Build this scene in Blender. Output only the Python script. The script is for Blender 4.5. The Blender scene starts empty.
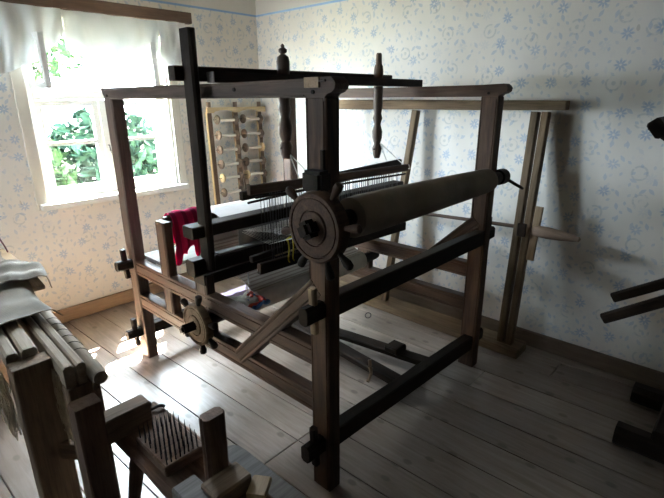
import bpy, bmesh, math, random
from mathutils import Vector, Matrix
random.seed(7)
PI = math.pi
C = bpy.context.scene.collection
SC = bpy.context.scene

# ------------------------------------------------------------------ camera
cam_d = bpy.data.cameras.new('camera'); cam = bpy.data.objects.new('camera', cam_d); C.objects.link(cam)
cam.matrix_world = Matrix(((0.677215, 0.231531, -0.698408, -1.13389),
                           (-0.735758, 0.205003, -0.645471, -1.06997),
                           (-0.006271, 0.950982, 0.309182, 1.6), (0, 0, 0, 1)))
cam_d.sensor_width = 36.0; cam_d.lens = 463.733 / 664 * 36; cam_d.clip_start = 0.02; cam_d.clip_end = 200
SC.camera = cam
# ------------------------------------------------------------------ light
world = bpy.data.worlds.new('world'); SC.world = world; world.use_nodes = True
wn = world.node_tree; wn.nodes.clear()
wo = wn.nodes.new('ShaderNodeOutputWorld'); wb = wn.nodes.new('ShaderNodeBackground')
wb.inputs['Color'].default_value = (0.76, 0.88, 1.0, 1); wb.inputs['Strength'].default_value = 42.0
wn.links.new(wb.outputs[0], wo.inputs[0])
sun_d = bpy.data.lights.new('sun', 'SUN'); sun_d.energy = 560; sun_d.angle = math.radians(0.8); sun_d.color = (1, 0.91, 0.76)
sun = bpy.data.objects.new('sun', sun_d); C.objects.link(sun)
sun.location = (3, 6, 6)
sun.rotation_mode = 'QUATERNION'
sun.rotation_quaternion = Vector((-0.37, -0.56, -1.0)).to_track_quat('-Z', 'Y')
def portal(name, loc, direction, sx, sy):
    d = bpy.data.lights.new(name, 'AREA'); d.shape = 'RECTANGLE'; d.size = sx; d.size_y = sy; d.energy = 1
    d.cycles.is_portal = True
    o = bpy.data.objects.new(name, d); C.objects.link(o); o.location = loc
    o.rotation_mode = 'QUATERNION'; o.rotation_quaternion = Vector(direction).to_track_quat('-Z', 'Z')
portal('added_window_portal', (-2.52, 1.75, 1.5), (1, 0, 0), .5, .8)  # serves the added side window
portal('window_portal', (0.37, 2.80, 1.49), (0, -1, 0), 1.0, 1.2)
vs = SC.view_settings
vs.view_transform = 'Standard'; vs.look = 'None'; vs.gamma = 1; vs.use_curve_mapping = False
vs.exposure = 1.72
SC.cycles.max_bounces = 8; SC.cycles.diffuse_bounces = 5; SC.cycles.transparent_max_bounces = 12
SC.cycles.sample_clamp_indirect = 6

# ------------------------------------------------------------------ materials
def new_mat(name):
    m = bpy.data.materials.new(name); m.use_nodes = True
    nt = m.node_tree; nt.nodes.clear()
    out = nt.nodes.new('ShaderNodeOutputMaterial')
    return m, nt, out
class NB:
    def __init__(s, nt): s.nt = nt
    def _set(s, sock, v):
        if hasattr(v, 'is_output'): s.nt.links.new(v, sock)
        elif v is not None: sock.default_value = v
    def m(s, op, a, b=None, c=None):
        n = s.nt.nodes.new('ShaderNodeMath'); n.operation = op
        for i, v in enumerate((a, b, c)):
            if v is not None: s._set(n.inputs[i], v)
        return n.outputs[0]
    def v(s, op, a, b=None):
        n = s.nt.nodes.new('ShaderNodeVectorMath'); n.operation = op
        s._set(n.inputs[0], a)
        if b is not None: s._set(n.inputs[1], b)
        return n.outputs['Value'] if op in ('LENGTH', 'DOT_PRODUCT') else n.outputs[0]
    def noise(s, vec, scale, detail=3, rough=0.55, dist=0.0):
        n = s.nt.nodes.new('ShaderNodeTexNoise'); s._set(n.inputs['Vector'], vec)
        n.inputs['Scale'].default_value = scale; n.inputs['Detail'].default_value = detail
        n.inputs['Roughness'].default_value = rough; n.inputs['Distortion'].default_value = dist
        return n.outputs['Fac']
    def mix(s, f, a, b, mode='MIX'):
        n = s.nt.nodes.new('ShaderNodeMix'); n.data_type = 'RGBA'; n.blend_type = mode
        s._set(n.inputs[0], f); s._set(n.inputs[6], a); s._set(n.inputs[7], b)
        return n.outputs[2]
    def ramp(s, f, stops):
        n = s.nt.nodes.new('ShaderNodeValToRGB'); s._set(n.inputs[0], f)
        e = n.color_ramp.elements
        while len(e) < len(stops): e.new(0.5)
        for i, (p, c) in enumerate(stops): e[i].position = p; e[i].color = (*c, 1)
        return n.outputs[0]
    def smooth(s, x, lo, hi):
        n = s.nt.nodes.new('ShaderNodeMapRange'); n.interpolation_type = 'SMOOTHSTEP'
        s._set(n.inputs[0], x); n.inputs[1].default_value = lo; n.inputs[2].default_value = hi
        n.inputs[3].default_value = 0; n.inputs[4].default_value = 1
        return n.outputs[0]
    def bsdf(s, col, rough, bump=None, bstr=0.3, bdist=0.002, spec=0.5, out=None, metallic=0):
        n = s.nt.nodes.new('ShaderNodeBsdfPrincipled')
        s._set(n.inputs['Base Color'], col); s._set(n.inputs['Roughness'], rough)
        n.inputs['Specular IOR Level'].default_value = spec; n.inputs['Metallic'].default_value = metallic
        if bump is not None:
            b = s.nt.nodes.new('ShaderNodeBump'); b.inputs['Strength'].default_value = bstr
            b.inputs['Distance'].default_value = bdist; s._set(b.inputs['Height'], bump)
            s.nt.links.new(b.outputs[0], n.inputs['Normal'])
        if out is not None: s.nt.links.new(n.outputs[0], out.inputs[0])
        return n.outputs[0]
def rgb(r, g, b): return (r, g, b, 1)

def wood(name, dark, light, rough=0.55, grain=9.0, spec=0.4, contrast=(0.3, 0.7), wear=None):
    m, nt, out = new_mat(name); n = NB(nt)
    tc = nt.nodes.new('ShaderNodeTexCoord'); oi = nt.nodes.new('ShaderNodeObjectInfo')
    off = n.v('SCALE', tc.outputs['Object']); off.node.inputs['Scale'].default_value = 1.0
    rnd = nt.nodes.new('ShaderNodeCombineXYZ'); r13 = n.m('MULTIPLY', oi.outputs['Random'], 37.0)
    nt.links.new(r13, rnd.inputs[0]); nt.links.new(r13, rnd.inputs[1])
    base = n.v('ADD', off, rnd.outputs[0])
    st = n.v('MULTIPLY', base, (1.0, grain, grain))
    g1 = n.noise(st, 4.0, 5, 0.6, 0.6)
    g2 = n.noise(n.v('MULTIPLY', base, (2.0, 60.0, 60.0)), 3.0, 2, 0.5)
    blot = n.noise(base, 3.0, 3)
    f = n.m('ADD', n.m('MULTIPLY', g1, 0.7), n.m('MULTIPLY', g2, 0.3))
    col = n.ramp(f, [(contrast[0], dark), (contrast[1], light)])
    var = n.m('ADD', n.m('MULTIPLY', blot, 0.5), 0.72)
    var = n.m('ADD', var, n.m('MULTIPLY', n.m('SUBTRACT', oi.outputs['Random'], 0.5), 0.2))
    comb = nt.nodes.new('ShaderNodeCombineColor')
    for i in range(3): nt.links.new(var, comb.inputs[i])
    col = n.mix(1.0, col, comb.outputs[0], 'MULTIPLY')
    n.bsdf(col, n.m('ADD', rough - 0.1, n.m('MULTIPLY', blot, 0.2)), f, 0.35, 0.0015, spec, out)
    return m
def plain(name, col, rough=0.6, noise_amt=0.15, scale=20, spec=0.4, bump=0.2, metallic=0):
    m, nt, out = new_mat(name); n = NB(nt)
    tc = nt.nodes.new('ShaderNodeTexCoord')
    f = n.noise(tc.outputs['Object'], scale, 4)
    lo = tuple(c * (1 - noise_amt) for c in col); hi = tuple(min(1, c * (1 + noise_amt)) for c in col)
    n.bsdf(n.ramp(f, [(0.3, lo), (0.7, hi)]), rough, f, bump, 0.001, spec, out, metallic)
    return m
def cloth_mat(name, col, col2, scale=300, transl=0.0, stripes=None, axis=0):
    m, nt, out = new_mat(name); n = NB(nt)
    tc = nt.nodes.new('ShaderNodeTexCoord')
    f = n.noise(tc.outputs['Object'], 6, 4)
    w = nt.nodes.new('ShaderNodeTexWave'); w.inputs['Scale'].default_value = scale / 6.28
    nt.links.new(tc.outputs['Object'], w.inputs['Vector']); w.bands_direction = 'XYZ'[axis]
    c = n.ramp(f, [(0.3, col), (0.7, col2)])
    if stripes:
        w2 = nt.nodes.new('ShaderNodeTexWave'); w2.inputs['Scale'].default_value = stripes[1]; w2.bands_direction = 'XYZ'[stripes[2]]
        w2.inputs['Distortion'].default_value = 0.6
        nt.links.new(tc.outputs['Object'], w2.inputs['Vector'])
        c = n.mix(n.smooth(w2.outputs['Fac'], 0.55, 0.8), c, (*stripes[0], 1))
    b = n.bsdf(c, 0.85, w.outputs['Fac'], 0.4, 0.001, 0.15)
    if transl > 0:
        t = nt.nodes.new('ShaderNodeBsdfTranslucent'); nt.links.new(c, t.inputs[0])
        mx = nt.nodes.new('ShaderNodeMixShader'); mx.inputs[0].default_value = transl
        nt.links.new(b, mx.inputs[1]); nt.links.new(t.outputs[0], mx.inputs[2]); nt.links.new(mx.outputs[0], out.inputs[0])
    else: nt.links.new(b, out.inputs[0])
    return m

def wallpaper(name, ax):
    """pale paper with blue daisies, small leaves and faint grey rings; blue border line, plain plaster above"""
    m, nt, out = new_mat(name); n = NB(nt)
    geo = nt.nodes.new('ShaderNodeNewGeometry'); sep = nt.nodes.new('ShaderNodeSeparateXYZ')
    nt.links.new(geo.outputs['Position'], sep.inputs[0])
    cb = nt.nodes.new('ShaderNodeCombineXYZ')
    nt.links.new(sep.outputs[ax], cb.inputs[0]); nt.links.new(sep.outputs[2], cb.inputs[1])
    P = cb.outputs[0]
    def cells(scale, rand, offs):
        vn = nt.nodes.new('ShaderNodeTexVoronoi'); vn.voronoi_dimensions = '2D'; vn.inputs['Scale'].default_value = scale
        vn.inputs['Randomness'].default_value = rand
        q = n.v('ADD', P, offs); nt.links.new(q, vn.inputs['Vector'])
        pos = vn.outputs['Position']
        d = n.v('SUBTRACT', q, pos)
        s = nt.nodes.new('ShaderNodeSeparateXYZ'); nt.links.new(d, s.inputs[0])
        return d, s.outputs[0], s.outputs[1], vn.outputs['Color']
    edge = n.m('MULTIPLY', n.m('SUBTRACT', n.noise(P, 70, 2), 0.5), 0.018)
    # daisies
    d, x, y, colr = cells(6.0, 0.6, (0, 0, 0))
    r = n.m('ADD', n.v('LENGTH', d), edge); th = n.m('ARCTAN2', y, x)
    pet = n.m('ABSOLUTE', n.m('COSINE', n.m('MULTIPLY', th, 4.0)))
    R = n.m('ADD', 0.005, n.m('MULTIPLY', n.m('POWER', pet, 0.7), 0.026))
    fl = n.m('SUBTRACT', 1.0, n.smooth(n.m('DIVIDE', r, R), 0.7, 1.25))
    fl = n.m('MULTIPLY', fl, n.smooth(r, 0.004, 0.009))
    sepc = nt.nodes.new('ShaderNodeSeparateColor'); nt.links.new(colr, sepc.inputs[0])
    fl = n.m('MULTIPLY', fl, n.m('ADD', 0.25, n.smooth(sepc.outputs[0], 0.2, 0.5)))
    # leaves
    def leaves(scale, a, b, offs):
        d, x, y, colr = cells(scale, 0.75, offs)
        sc_ = nt.nodes.new('ShaderNodeSeparateColor'); nt.links.new(colr, sc_.inputs[0])
        ang = n.m('MULTIPLY', n.m('SUBTRACT', sc_.outputs[0], 0.5), 2.4)
        c, s = n.m('COSINE', ang), n.m('SINE', ang)
        u = n.m('SUBTRACT', n.m('MULTIPLY', x, c), n.m('MULTIPLY', y, s))
        v = n.m('ADD', n.m('MULTIPLY', x, s), n.m('MULTIPLY', y, c))
        e = n.m('ADD', n.m('ABSOLUTE', n.m('DIVIDE', u, a)), n.m('POWER', n.m('ABSOLUTE', n.m('DIVIDE', v, b)), 1.6))
        e = n.m('ADD', e, n.m('MULTIPLY', edge, 25))
        k = n.m('SUBTRACT', 1.0, n.smooth(e, 0.8, 1.1))
        return n.m('MULTIPLY', k, n.smooth(sc_.outputs[1], 0.1, 0.6))
    l1 = leaves(12.0, 0.010, 0.022, (3.3, 1.7, 0)); l2 = leaves(19.0, 0.008, 0.013, (1.1, 5.2, 0))
    # rings
    d, x, y, colr = cells(4.4, 0.6, (7.7, 2.9, 0)); r = n.v('LENGTH', d)
    ring = n.m('SUBTRACT', 1.0, n.smooth(n.m('ABSOLUTE', n.m('SUBTRACT', r, 0.036)), 0.003, 0.007))
    core = n.m('SUBTRACT', 1.0, n.smooth(r, 0.008, 0.014))
    ring = n.m('MULTIPLY', n.m('MAXIMUM', ring, core), n.smooth(n.noise(P, 28, 2), 0.4, 0.55))
    blue = n.m('MAXIMUM', fl, n.m('MAXIMUM', n.m('MULTIPLY', l1, 0.8), n.m('MULTIPLY', l2, 0.7)))
    paper = n.ramp(n.noise(P, 1.6, 4), [(0.3, (0.70, 0.665, 0.60)), (0.7, (0.80, 0.77, 0.71))])
    c = n.mix(n.m('MULTIPLY', ring, 0.4), paper, rgb(0.33, 0.38, 0.40))
    c = n.mix(n.m('MULTIPLY', blue, 0.48), c, rgb(0.22, 0.35, 0.52))
    z = sep.outputs[2]
    c = n.mix(n.smooth(z, 2.308, 2.312), c, rgb(0.66, 0.63, 0.57))
    line = n.m('SUBTRACT', 1.0, n.smooth(n.m('ABSOLUTE', n.m('SUBTRACT', z, 2.31)), 0.006, 0.010))
    c = n.mix(n.m('MULTIPLY', line, 0.85), c, rgb(0.20, 0.40, 0.68))
    # a few old nicks in the paper
    nick = n.smooth(n.noise(n.v('MULTIPLY', P, (1.6, 1.0, 1)), 9.0, 1), 0.765, 0.775)
    c = n.mix(n.m('MULTIPLY', nick, 0.35), c, rgb(0.2, 0.16, 0.12))
    n.bsdf(c, 0.8, n.noise(P, 90, 3), 0.15, 0.001, 0.25, out)
    return m

M = {}
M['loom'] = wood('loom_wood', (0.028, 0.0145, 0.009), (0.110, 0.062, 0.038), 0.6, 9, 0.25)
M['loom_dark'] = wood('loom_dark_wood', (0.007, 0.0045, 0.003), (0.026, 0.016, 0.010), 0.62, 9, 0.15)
M['loom_glow'] = wood('loom_glow_wood', (0.042, 0.028, 0.021), (0.125, 0.087, 0.068), 0.6, 10, 0.25)  # loom wood made paler and greyer, window glow put into the colour
M['beam'] = wood('beam_wood', (0.05, 0.03, 0.02), (0.12, 0.075, 0.05), 0.6, 9)
M['pale'] = wood('pale_wood', (0.20, 0.13, 0.07), (0.42, 0.30, 0.18), 0.6, 9)
M['bright'] = wood('bright_wood', (0.42, 0.30, 0.15), (0.65, 0.50, 0.30), 0.5, 9)
M['frame_old'] = wood('old_frame_wood', (0.08, 0.054, 0.030), (0.22, 0.155, 0.095), 0.7, 9, 0.2)
M['rack_dark'] = wood('rack_dark_wood', (0.09, 0.062, 0.042), (0.20, 0.14, 0.10), 0.7, 9, 0.2)
M['rack'] = wood('rack_wood', (0.15, 0.10, 0.065), (0.30, 0.21, 0.15), 0.6, 9)
M['brake'] = wood('brake_wood', (0.12, 0.085, 0.06), (0.32, 0.24, 0.17), 0.8, 9, 0.12)
M['rail'] = wood('brake_rail_wood', (0.24, 0.195, 0.145), (0.46, 0.39, 0.31), 0.85, 9, 0.1)
M['brake_dark'] = wood('brake_dark_wood', (0.07, 0.042, 0.03), (0.19, 0.12, 0.085), 0.75, 9, 0.15)
M['flange'] = wood('flange_wood', (0.07, 0.05, 0.038), (0.16, 0.12, 0.09), 0.7, 9, 0.2)
M['grey_board'] = wood('grey_board_wood', (0.10, 0.095, 0.09), (0.22, 0.21, 0.20), 0.8, 9, 0.15)
M['linen_roll'] = cloth_mat('linen_roll_cloth', (0.17, 0.14, 0.11), (0.24, 0.205, 0.165), 500, 0, None, 0)
M['white_cloth'] = cloth_mat('white_cloth', (0.40, 0.385, 0.37), (0.50, 0.485, 0.47), 500)
M['striped'] = cloth_mat('striped_cloth', (0.76, 0.68, 0.58), (0.86, 0.79, 0.70), 400, 0, ((0.55, 0.44, 0.35), 14.0, 1), 0)
M['grey_linen'] = cloth_mat('grey_linen', (0.13, 0.115, 0.09), (0.21, 0.185, 0.15), 500)
M['red'] = cloth_mat('red_cloth', (0.60, 0.015, 0.11), (0.78, 0.04, 0.20), 300, 0.45, ((0.34, 0.01, 0.08), 5.0, 0), 1)
M['curtain'] = cloth_mat('curtain_cloth', (0.76, 0.78, 0.77), (0.82, 0.83, 0.82), 600, 0.20)
M['thread'] = plain('thread_fibre', (0.62, 0.60, 0.56), 0.8, 0.1)
M['wire'] = plain('heddle_cord', (0.05, 0.045, 0.042), 0.6, 0.2)
M['yellow'] = plain('yellow_yarn', (0.62, 0.50, 0.05), 0.8, 0.15)
M['tow'] = plain('flax_tow', (0.42, 0.36, 0.26), 0.9, 0.25)
M['purple'] = plain('lavender_cloth', (0.42, 0.34, 0.48), 0.9, 0.15)
M['cord'] = plain('maroon_cord', (0.10, 0.025, 0.03), 0.8, 0.3, 80)
M['iron'] = plain('iron', (0.022, 0.020, 0.020), 0.5, 0.3, 40, 0.3, 0.3, 0.2)
M['white_paint'] = plain('white_paint', (0.80, 0.80, 0.76), 0.45, 0.04, 8)
M['cream_paint'] = plain('cream_paint', (0.62, 0.58, 0.50), 0.5, 0.06, 8)
M['ceil'] = plain('ceiling_paint', (0.20, 0.17, 0.14), 0.8, 0.05, 4)
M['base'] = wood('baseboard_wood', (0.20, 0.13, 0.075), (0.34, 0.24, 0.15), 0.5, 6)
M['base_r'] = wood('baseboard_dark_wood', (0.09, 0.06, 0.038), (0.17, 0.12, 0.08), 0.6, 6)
M['timber'] = wood('timber_wall', (0.02, 0.013, 0.009), (0.05, 0.033, 0.022), 0.8, 6)
M['paperA'] = wallpaper('wallpaper_left', 0)
M['paperB'] = wallpaper('wallpaper_right', 1)
M['blue_rag'] = plain('blue_rag', (0.06, 0.16, 0.36), 0.9, 0.2)
M['red_rag'] = plain('red_rag', (0.45, 0.06, 0.04), 0.9, 0.2)
M['white_rag'] = plain('white_rag', (0.65, 0.62, 0.56), 0.9, 0.1)
M['ground'] = plain('garden_ground', (0.36, 0.36, 0.28), 0.9, 0.3, 3)
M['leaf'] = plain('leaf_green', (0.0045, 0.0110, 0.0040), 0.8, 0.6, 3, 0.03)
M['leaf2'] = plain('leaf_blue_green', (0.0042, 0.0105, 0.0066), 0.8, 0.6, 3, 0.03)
M['bark'] = plain('bark', (0.10, 0.07, 0.05), 0.9, 0.3)
def floor_mat():
    m, nt, out = new_mat('floorboards'); n = NB(nt)
    at = nt.nodes.new('ShaderNodeAttribute'); at.attribute_name = 'plank'; at.attribute_type = 'GEOMETRY'
    geo = nt.nodes.new('ShaderNodeNewGeometry')
    cb = nt.nodes.new('ShaderNodeCombineXYZ'); k = n.m('MULTIPLY', at.outputs['Fac'], 31.0)
    for i in range(3): nt.links.new(k, cb.inputs[i])
    base = n.v('ADD', geo.outputs['Position'], cb.outputs[0])
    g = n.noise(n.v('MULTIPLY', base, (9, 0.8, 9)), 4.0, 5, 0.6, 0.8)
    blot = n.noise(base, 2.2, 4)
    vn = nt.nodes.new('ShaderNodeTexVoronoi'); vn.voronoi_dimensions = '2D'; vn.inputs['Scale'].default_value = 3.2; nt.links.new(n.v('MULTIPLY', base, (1.6, 1.0, 1)), vn.inputs['Vector'])
    knot = n.m('SUBTRACT', 1.0, n.smooth(vn.outputs['Distance'], 0.045, 0.10))
    c = n.ramp(g, [(0.3, (0.195, 0.152, 0.120)), (0.7, (0.33, 0.27, 0.225))])
    c = n.mix(n.m('MULTIPLY', n.smooth(blot, 0.42, 0.75), 0.45), c, rgb(0.16, 0.12, 0.095))
    c = n.mix(n.m('MULTIPLY', knot, 0.6), c, rgb(0.08, 0.055, 0.04))
    var = n.m('ADD', 0.85, n.m('MULTIPLY', at.outputs['Fac'], 0.3))
    cc = nt.nodes.new('ShaderNodeCombineColor')
    for i in range(3): nt.links.new(var, cc.inputs[i])
    c = n.mix(1.0, c, cc.outputs[0], 'MULTIPLY')
    n.bsdf(c, n.m('ADD', 0.24, n.m('MULTIPLY', blot, 0.2)), g, 0.3, 0.0015, 0.85, out)
    return m
M['floor'] = floor_mat()
M['gap'] = plain('floor_gap', (0.03, 0.022, 0.018), 0.9)
def glass_mat():
    m, nt, out = new_mat('window_glass')
    t = nt.nodes.new('ShaderNodeBsdfTransparent'); g = nt.nodes.new('ShaderNodeBsdfGlossy'); g.inputs['Roughness'].default_value = 0.02
    t.inputs[0].default_value = (0.95, 0.97, 0.97, 1)
    mx = nt.nodes.new('ShaderNodeMixShader'); mx.inputs[0].default_value = 0.06
    nt.links.new(t.outputs[0], mx.inputs[1]); nt.links.new(g.outputs[0], mx.inputs[2]); nt.links.new(mx.outputs[0], out.inputs[0])
    return m
M['glass'] = glass_mat()

# ------------------------------------------------------------------ helpers
W = {}
def link(o, mat4, parent=None):
    C.objects.link(o); W[o.name] = mat4
    if parent is not None:
        o.parent = parent; o.matrix_local = W[parent.name].inverted() @ mat4
    else: o.matrix_local = mat4
    return o
def obj(name, bm, mat, parent=None, mat4=None, smooth=False):
    mat4 = mat4 or Matrix.Identity(4)
    me = bpy.data.meshes.new(name)
    bmesh.ops.recalc_face_normals(bm, faces=bm.faces)
    if parent is None and mat4 == Matrix.Identity(4) and bm.verts:   # give world-built meshes an origin of their own
        c = sum((v.co for v in bm.verts), Vector()) / len(bm.verts)
        for v in bm.verts: v.co -= c
        mat4 = Matrix.Translation(c)
    bm.to_mesh(me); bm.free()
    if smooth:
        for p in me.polygons: p.use_smooth = True
        try: me.set_sharp_from_angle(angle=math.radians(40))
        except Exception: pass
    for mm in (mat if isinstance(mat, (list, tuple)) else [mat]): me.materials.append(mm)
    o = bpy.data.objects.new(name, me)
    return link(o, mat4, parent)
def thing(name, label, cat, loc, group=None):
    o = bpy.data.objects.new(name, None); o.empty_display_size = 0.1
    o['label'] = label; o['category'] = cat
    if group: o['group'] = group
    return link(o, Matrix.Translation(Vector(loc)))
def tag(o, label=None, cat=None, group=None, kind=None):
    if label: o['label'] = label
    if cat: o['category'] = cat
    if group: o['group'] = group
    if kind: o['kind'] = kind
    return o
def struct(name, bm, mat, parent=None):
    o = obj(name, bm, mat, parent); o['kind'] = 'structure'; return o
def frame(p1, p2, twist=0.0):
    p1, p2 = Vector(p1), Vector(p2); x = (p2 - p1); L = x.length; x.normalize()
    ref = Vector((0, 1, 0)) if abs(x.z) > 0.8 else Vector((0, 0, 1))
    y = ref.cross(x).normalized(); z = x.cross(y)
    m = Matrix((x, y, z)).transposed().to_4x4(); m.translation = p1
    return m @ Matrix.Rotation(twist, 4, 'X'), L
def box_bm(x0, x1, y0, y1, z0, z1, bm=None):
    bm = bm or bmesh.new()
    v = [bm.verts.new((x, y, z)) for x in (x0, x1) for y in (y0, y1) for z in (z0, z1)]
    for f in ((0, 1, 3, 2), (4, 6, 7, 5), (0, 4, 5, 1), (2, 3, 7, 6), (0, 2, 6, 4), (1, 5, 7, 3)):
        bm.faces.new([v[i] for i in f])
    return bm
def bevel(bm, w, seg=1):
    bmesh.ops.bevel(bm, geom=bm.edges[:], offset=w, segments=seg, affect='EDGES', clamp_overlap=True)
    return bm
def prof_bm(L, w, h, ch=0.004, grooves=None, wob=0.0, w2=None, h2=None, seg=6):
    """bar along local X with a chamfered section, optional grooves on both wide faces, slight hand-worn wobble"""
    def section(w, h):
        a, b = w / 2, h / 2; c = min(ch, a * 0.5, b * 0.5)
        pts = [(-a, -b + c), ]
        if grooves:
            for g in grooves:
                zg = g * b
                pts += [(-a, zg - 0.0035), (-a + 0.004, zg), (-a, zg + 0.0035)]
        pts += [(-a, b - c), (-a + c, b), (a - c, b), (a, b - c)]
        if grooves:
            for g in reversed(grooves):
                zg = g * b
                pts += [(a, zg + 0.0035), (a - 0.004, zg), (a, zg - 0.0035)]
        pts += [(a, -b + c), (a - c, -b), (-a + c, -b)]
        return pts
    bm = bmesh.new(); rings = []
    n = seg if wob else 1
    xs = [0, min(0.003, L * .1)] + [L * i / n for i in range(1, n)] + [L - min(0.003, L * .1), L]
    for i, x in enumerate(xs):
        t = x / L
        ww = w + ((w2 or w) - w) * t; hh = h + ((h2 or h) - h) * t
        sc = 0.96 if i in (0, len(xs) - 1) else 1
        j = 0 if i in (0, 1, len(xs) - 1, len(xs) - 2) else 1
        dy, dz = random.uniform(-wob, wob) * j, random.uniform(-wob, wob) * j
        rings.append([bm.verts.new((x, p[0] * sc + dy, p[1] * sc + dz)) for p in section(ww, hh)])
    m = len(rings[0])
    for a, b in zip(rings, rings[1:]):
        for i in range(m): bm.faces.new((a[i], a[(i + 1) % m], b[(i + 1) % m], b[i]))
    bm.faces.new(rings[0]); bm.faces.new(rings[-1])
    return bm
def bar(name, p1, p2, w, h, mat, parent=None, twist=0.0, ch=0.004, grooves=None, wob=0.0, w2=None, h2=None):
    m, L = frame(p1, p2, twist)
    return obj(name, prof_bm(L, w, h, ch, grooves, wob, w2, h2), mat, parent, m)
def lathe_bm(profile, n=20, bm=None, off=(0, 0)):
    """profile: (x along axis, radius)"""
    bm = bm or bmesh.new(); rings = []
    for x, r in profile:
        rings.append([bm.verts.new((x, off[0] + max(r, 1e-4) * math.cos(2 * PI * k / n), off[1] + max(r, 1e-4) * math.sin(2 * PI * k / n))) for k in range(n)])
    for a, b in zip(rings, rings[1:]):
        for i in range(n): bm.faces.new((a[i], a[(i + 1) % n], b[(i + 1) % n], b[i]))
    bm.faces.new(rings[0]); bm.faces.new(rings[-1])
    return bm
def lathe(name, p1, p2, profile, mat, parent=None, n=20):
    """profile x runs 0..1 between p1 and p2"""
    m, L = frame(p1, p2)
    return obj(name, lathe_bm([(x * L, r) for x, r in profile], n), mat, parent, m, True)
def rod(name, p1, p2, r, mat, parent=None, r2=None, n=14):
    r2 = r if r2 is None else r2
    return lathe(name, p1, p2, [(0, r * .85), (0.02, r), (0.98, r2), (1, r2 * .85)], mat, parent, n)
def tube_bm(pts, r, n=6, bm=None, taper=1.0):
    bm = bm or bmesh.new(); pts = [Vector(p) for p in pts]; rings = []
    for i, p in enumerate(pts):
        t = (pts[min(i + 1, len(pts) - 1)] - pts[max(i - 1, 0)]).normalized()
        ref = Vector((0, 0, 1)) if abs(t.z) < 0.9 else Vector((1, 0, 0))
        a = t.cross(ref).normalized(); b = t.cross(a)
        rr = r * (1 + (taper - 1) * i / (len(pts) - 1))
        rings.append([bm.verts.new(p + a * rr * math.cos(2 * PI * k / n) + b * rr * math.sin(2 * PI * k / n)) for k in range(n)])
    for a, b in zip(rings, rings[1:]):
        for i in range(n): bm.faces.new((a[i], a[(i + 1) % n], b[(i + 1) % n], b[i]))
    bm.faces.new(rings[0]); bm.faces.new(rings[-1])
    return bm
def spline(pts, n=8):
    pts = [Vector(p) for p in pts]; out = []
    for i in range(len(pts) - 1):
        p0, p1, p2, p3 = pts[max(i - 1, 0)], pts[i], pts[i + 1], pts[min(i + 2, len(pts) - 1)]
        for k in range(n):
            t = k / n
            out.append(0.5 * ((2 * p1) + (p2 - p0) * t + (2 * p0 - 5 * p1 + 4 * p2 - p3) * t * t + (3 * p1 - p0 - 3 * p2 + p3) * t ** 3))
    out.append(pts[-1]); return out
def sheet_bm(grid, thick):
    """grid[i][j] of Vectors -> closed sheet with real thickness"""
    bm = bmesh.new(); ni, nj = len(grid), len(grid[0])
    nrm = [[None] * nj for _ in range(ni)]
    for i in range(ni):
        for j in range(nj):
            a = grid[min(i + 1, ni - 1)][j] - grid[max(i - 1, 0)][j]; b = grid[i][min(j + 1, nj - 1)] - grid[i][max(j - 1, 0)]
            v = a.cross(b); nrm[i][j] = v.normalized() if v.length > 1e-9 else Vector((0, 0, 1))
    T = [[bm.verts.new(grid[i][j] + nrm[i][j] * thick / 2) for j in range(nj)] for i in range(ni)]
    B = [[bm.verts.new(grid[i][j] - nrm[i][j] * thick / 2) for j in range(nj)] for i in range(ni)]
    for i in range(ni - 1):
        for j in range(nj - 1):
            bm.faces.new((T[i][j], T[i + 1][j], T[i + 1][j + 1], T[i][j + 1]))
            bm.faces.new((B[i][j], B[i][j + 1], B[i + 1][j + 1], B[i + 1][j]))
    for i in range(ni - 1):
        for j in (0, nj - 1): bm.faces.new((T[i][j], T[i + 1][j], B[i + 1][j], B[i][j]))
    for j in range(nj - 1):
        for i in (0, ni - 1): bm.faces.new((T[i][j], T[i][j + 1], B[i][j + 1], B[i][j]))
    return bm

# ------------------------------------------------------------------ room
X0, X1, Y0, Y1, H = -2.3, 1.8206, -2.4, 2.578, 2.62
# floor of individual boards running towards the window wall
bm = bmesh.new(); lay = bm.faces.layers.float.new('plank')
def plank(x0, x1, y0, y1, sk):
    a = random.random(); n0 = len(bm.faces)
    def s(x, y): return (x - sk * (y - 0.6))
    g = 0.0022
    z = random.uniform(-0.0015, 0)
    vs_ = []
    for zz, ins in ((-0.03, 0), (z - 0.0015, 0), (z, 0.002)):
        vs_.append([bm.verts.new((s(x, y), y, zz)) for x, y in ((x0 + g + ins, y0 + g + ins), (x1 - g - ins, y0 + g + ins), (x1 - g - ins, y1 - g - ins), (x0 + g + ins, y1 - g - ins))])
    fs = [bm.faces.new(vs_[2])]
    for A, B in zip(vs_, vs_[1:]):
        for i in range(4): fs.append(bm.faces.new((A[i], A[(i + 1) % 4], B[(i + 1) % 4], B[i])))
    for f in fs: f[lay] = a
xs = [-2.5]
seq = [-0.305, -0.095, 0.12, 0.30]
x = -0.305
while x > -2.5: x -= random.choice((0.19, 0.205, 0.22)); seq.insert(0, x)
x = 0.30
while x < 2.0: x += random.choice((0.19, 0.205, 0.22)); seq.append(x)
for i in range(len(seq) - 1):
    a, b = seq[i], seq[i + 1]
    if -0.32 < a < 0.15: cuts = [-2.5, 0.335 - 0.0 * i, 2.7]
    else: cuts = [-2.5, random.uniform(-1.9, -0.9) if i % 2 else random.uniform(-0.5, 0.1), 2.7] if (a < -.32 or a > .9) else [-2.5, -1.6, 2.7]
    for y0, y1 in zip(cuts, cuts[1:]): plank(a, b, y0, y1, 0.035)
fl = obj('floor', bm, M['floor']); fl['kind'] = 'structure'
struct('floor_subfloor', box_bm(X0 - .3, X1 + .3, Y0 - .3, Y1 + .3, -0.08, -0.031), M['gap'])
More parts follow.
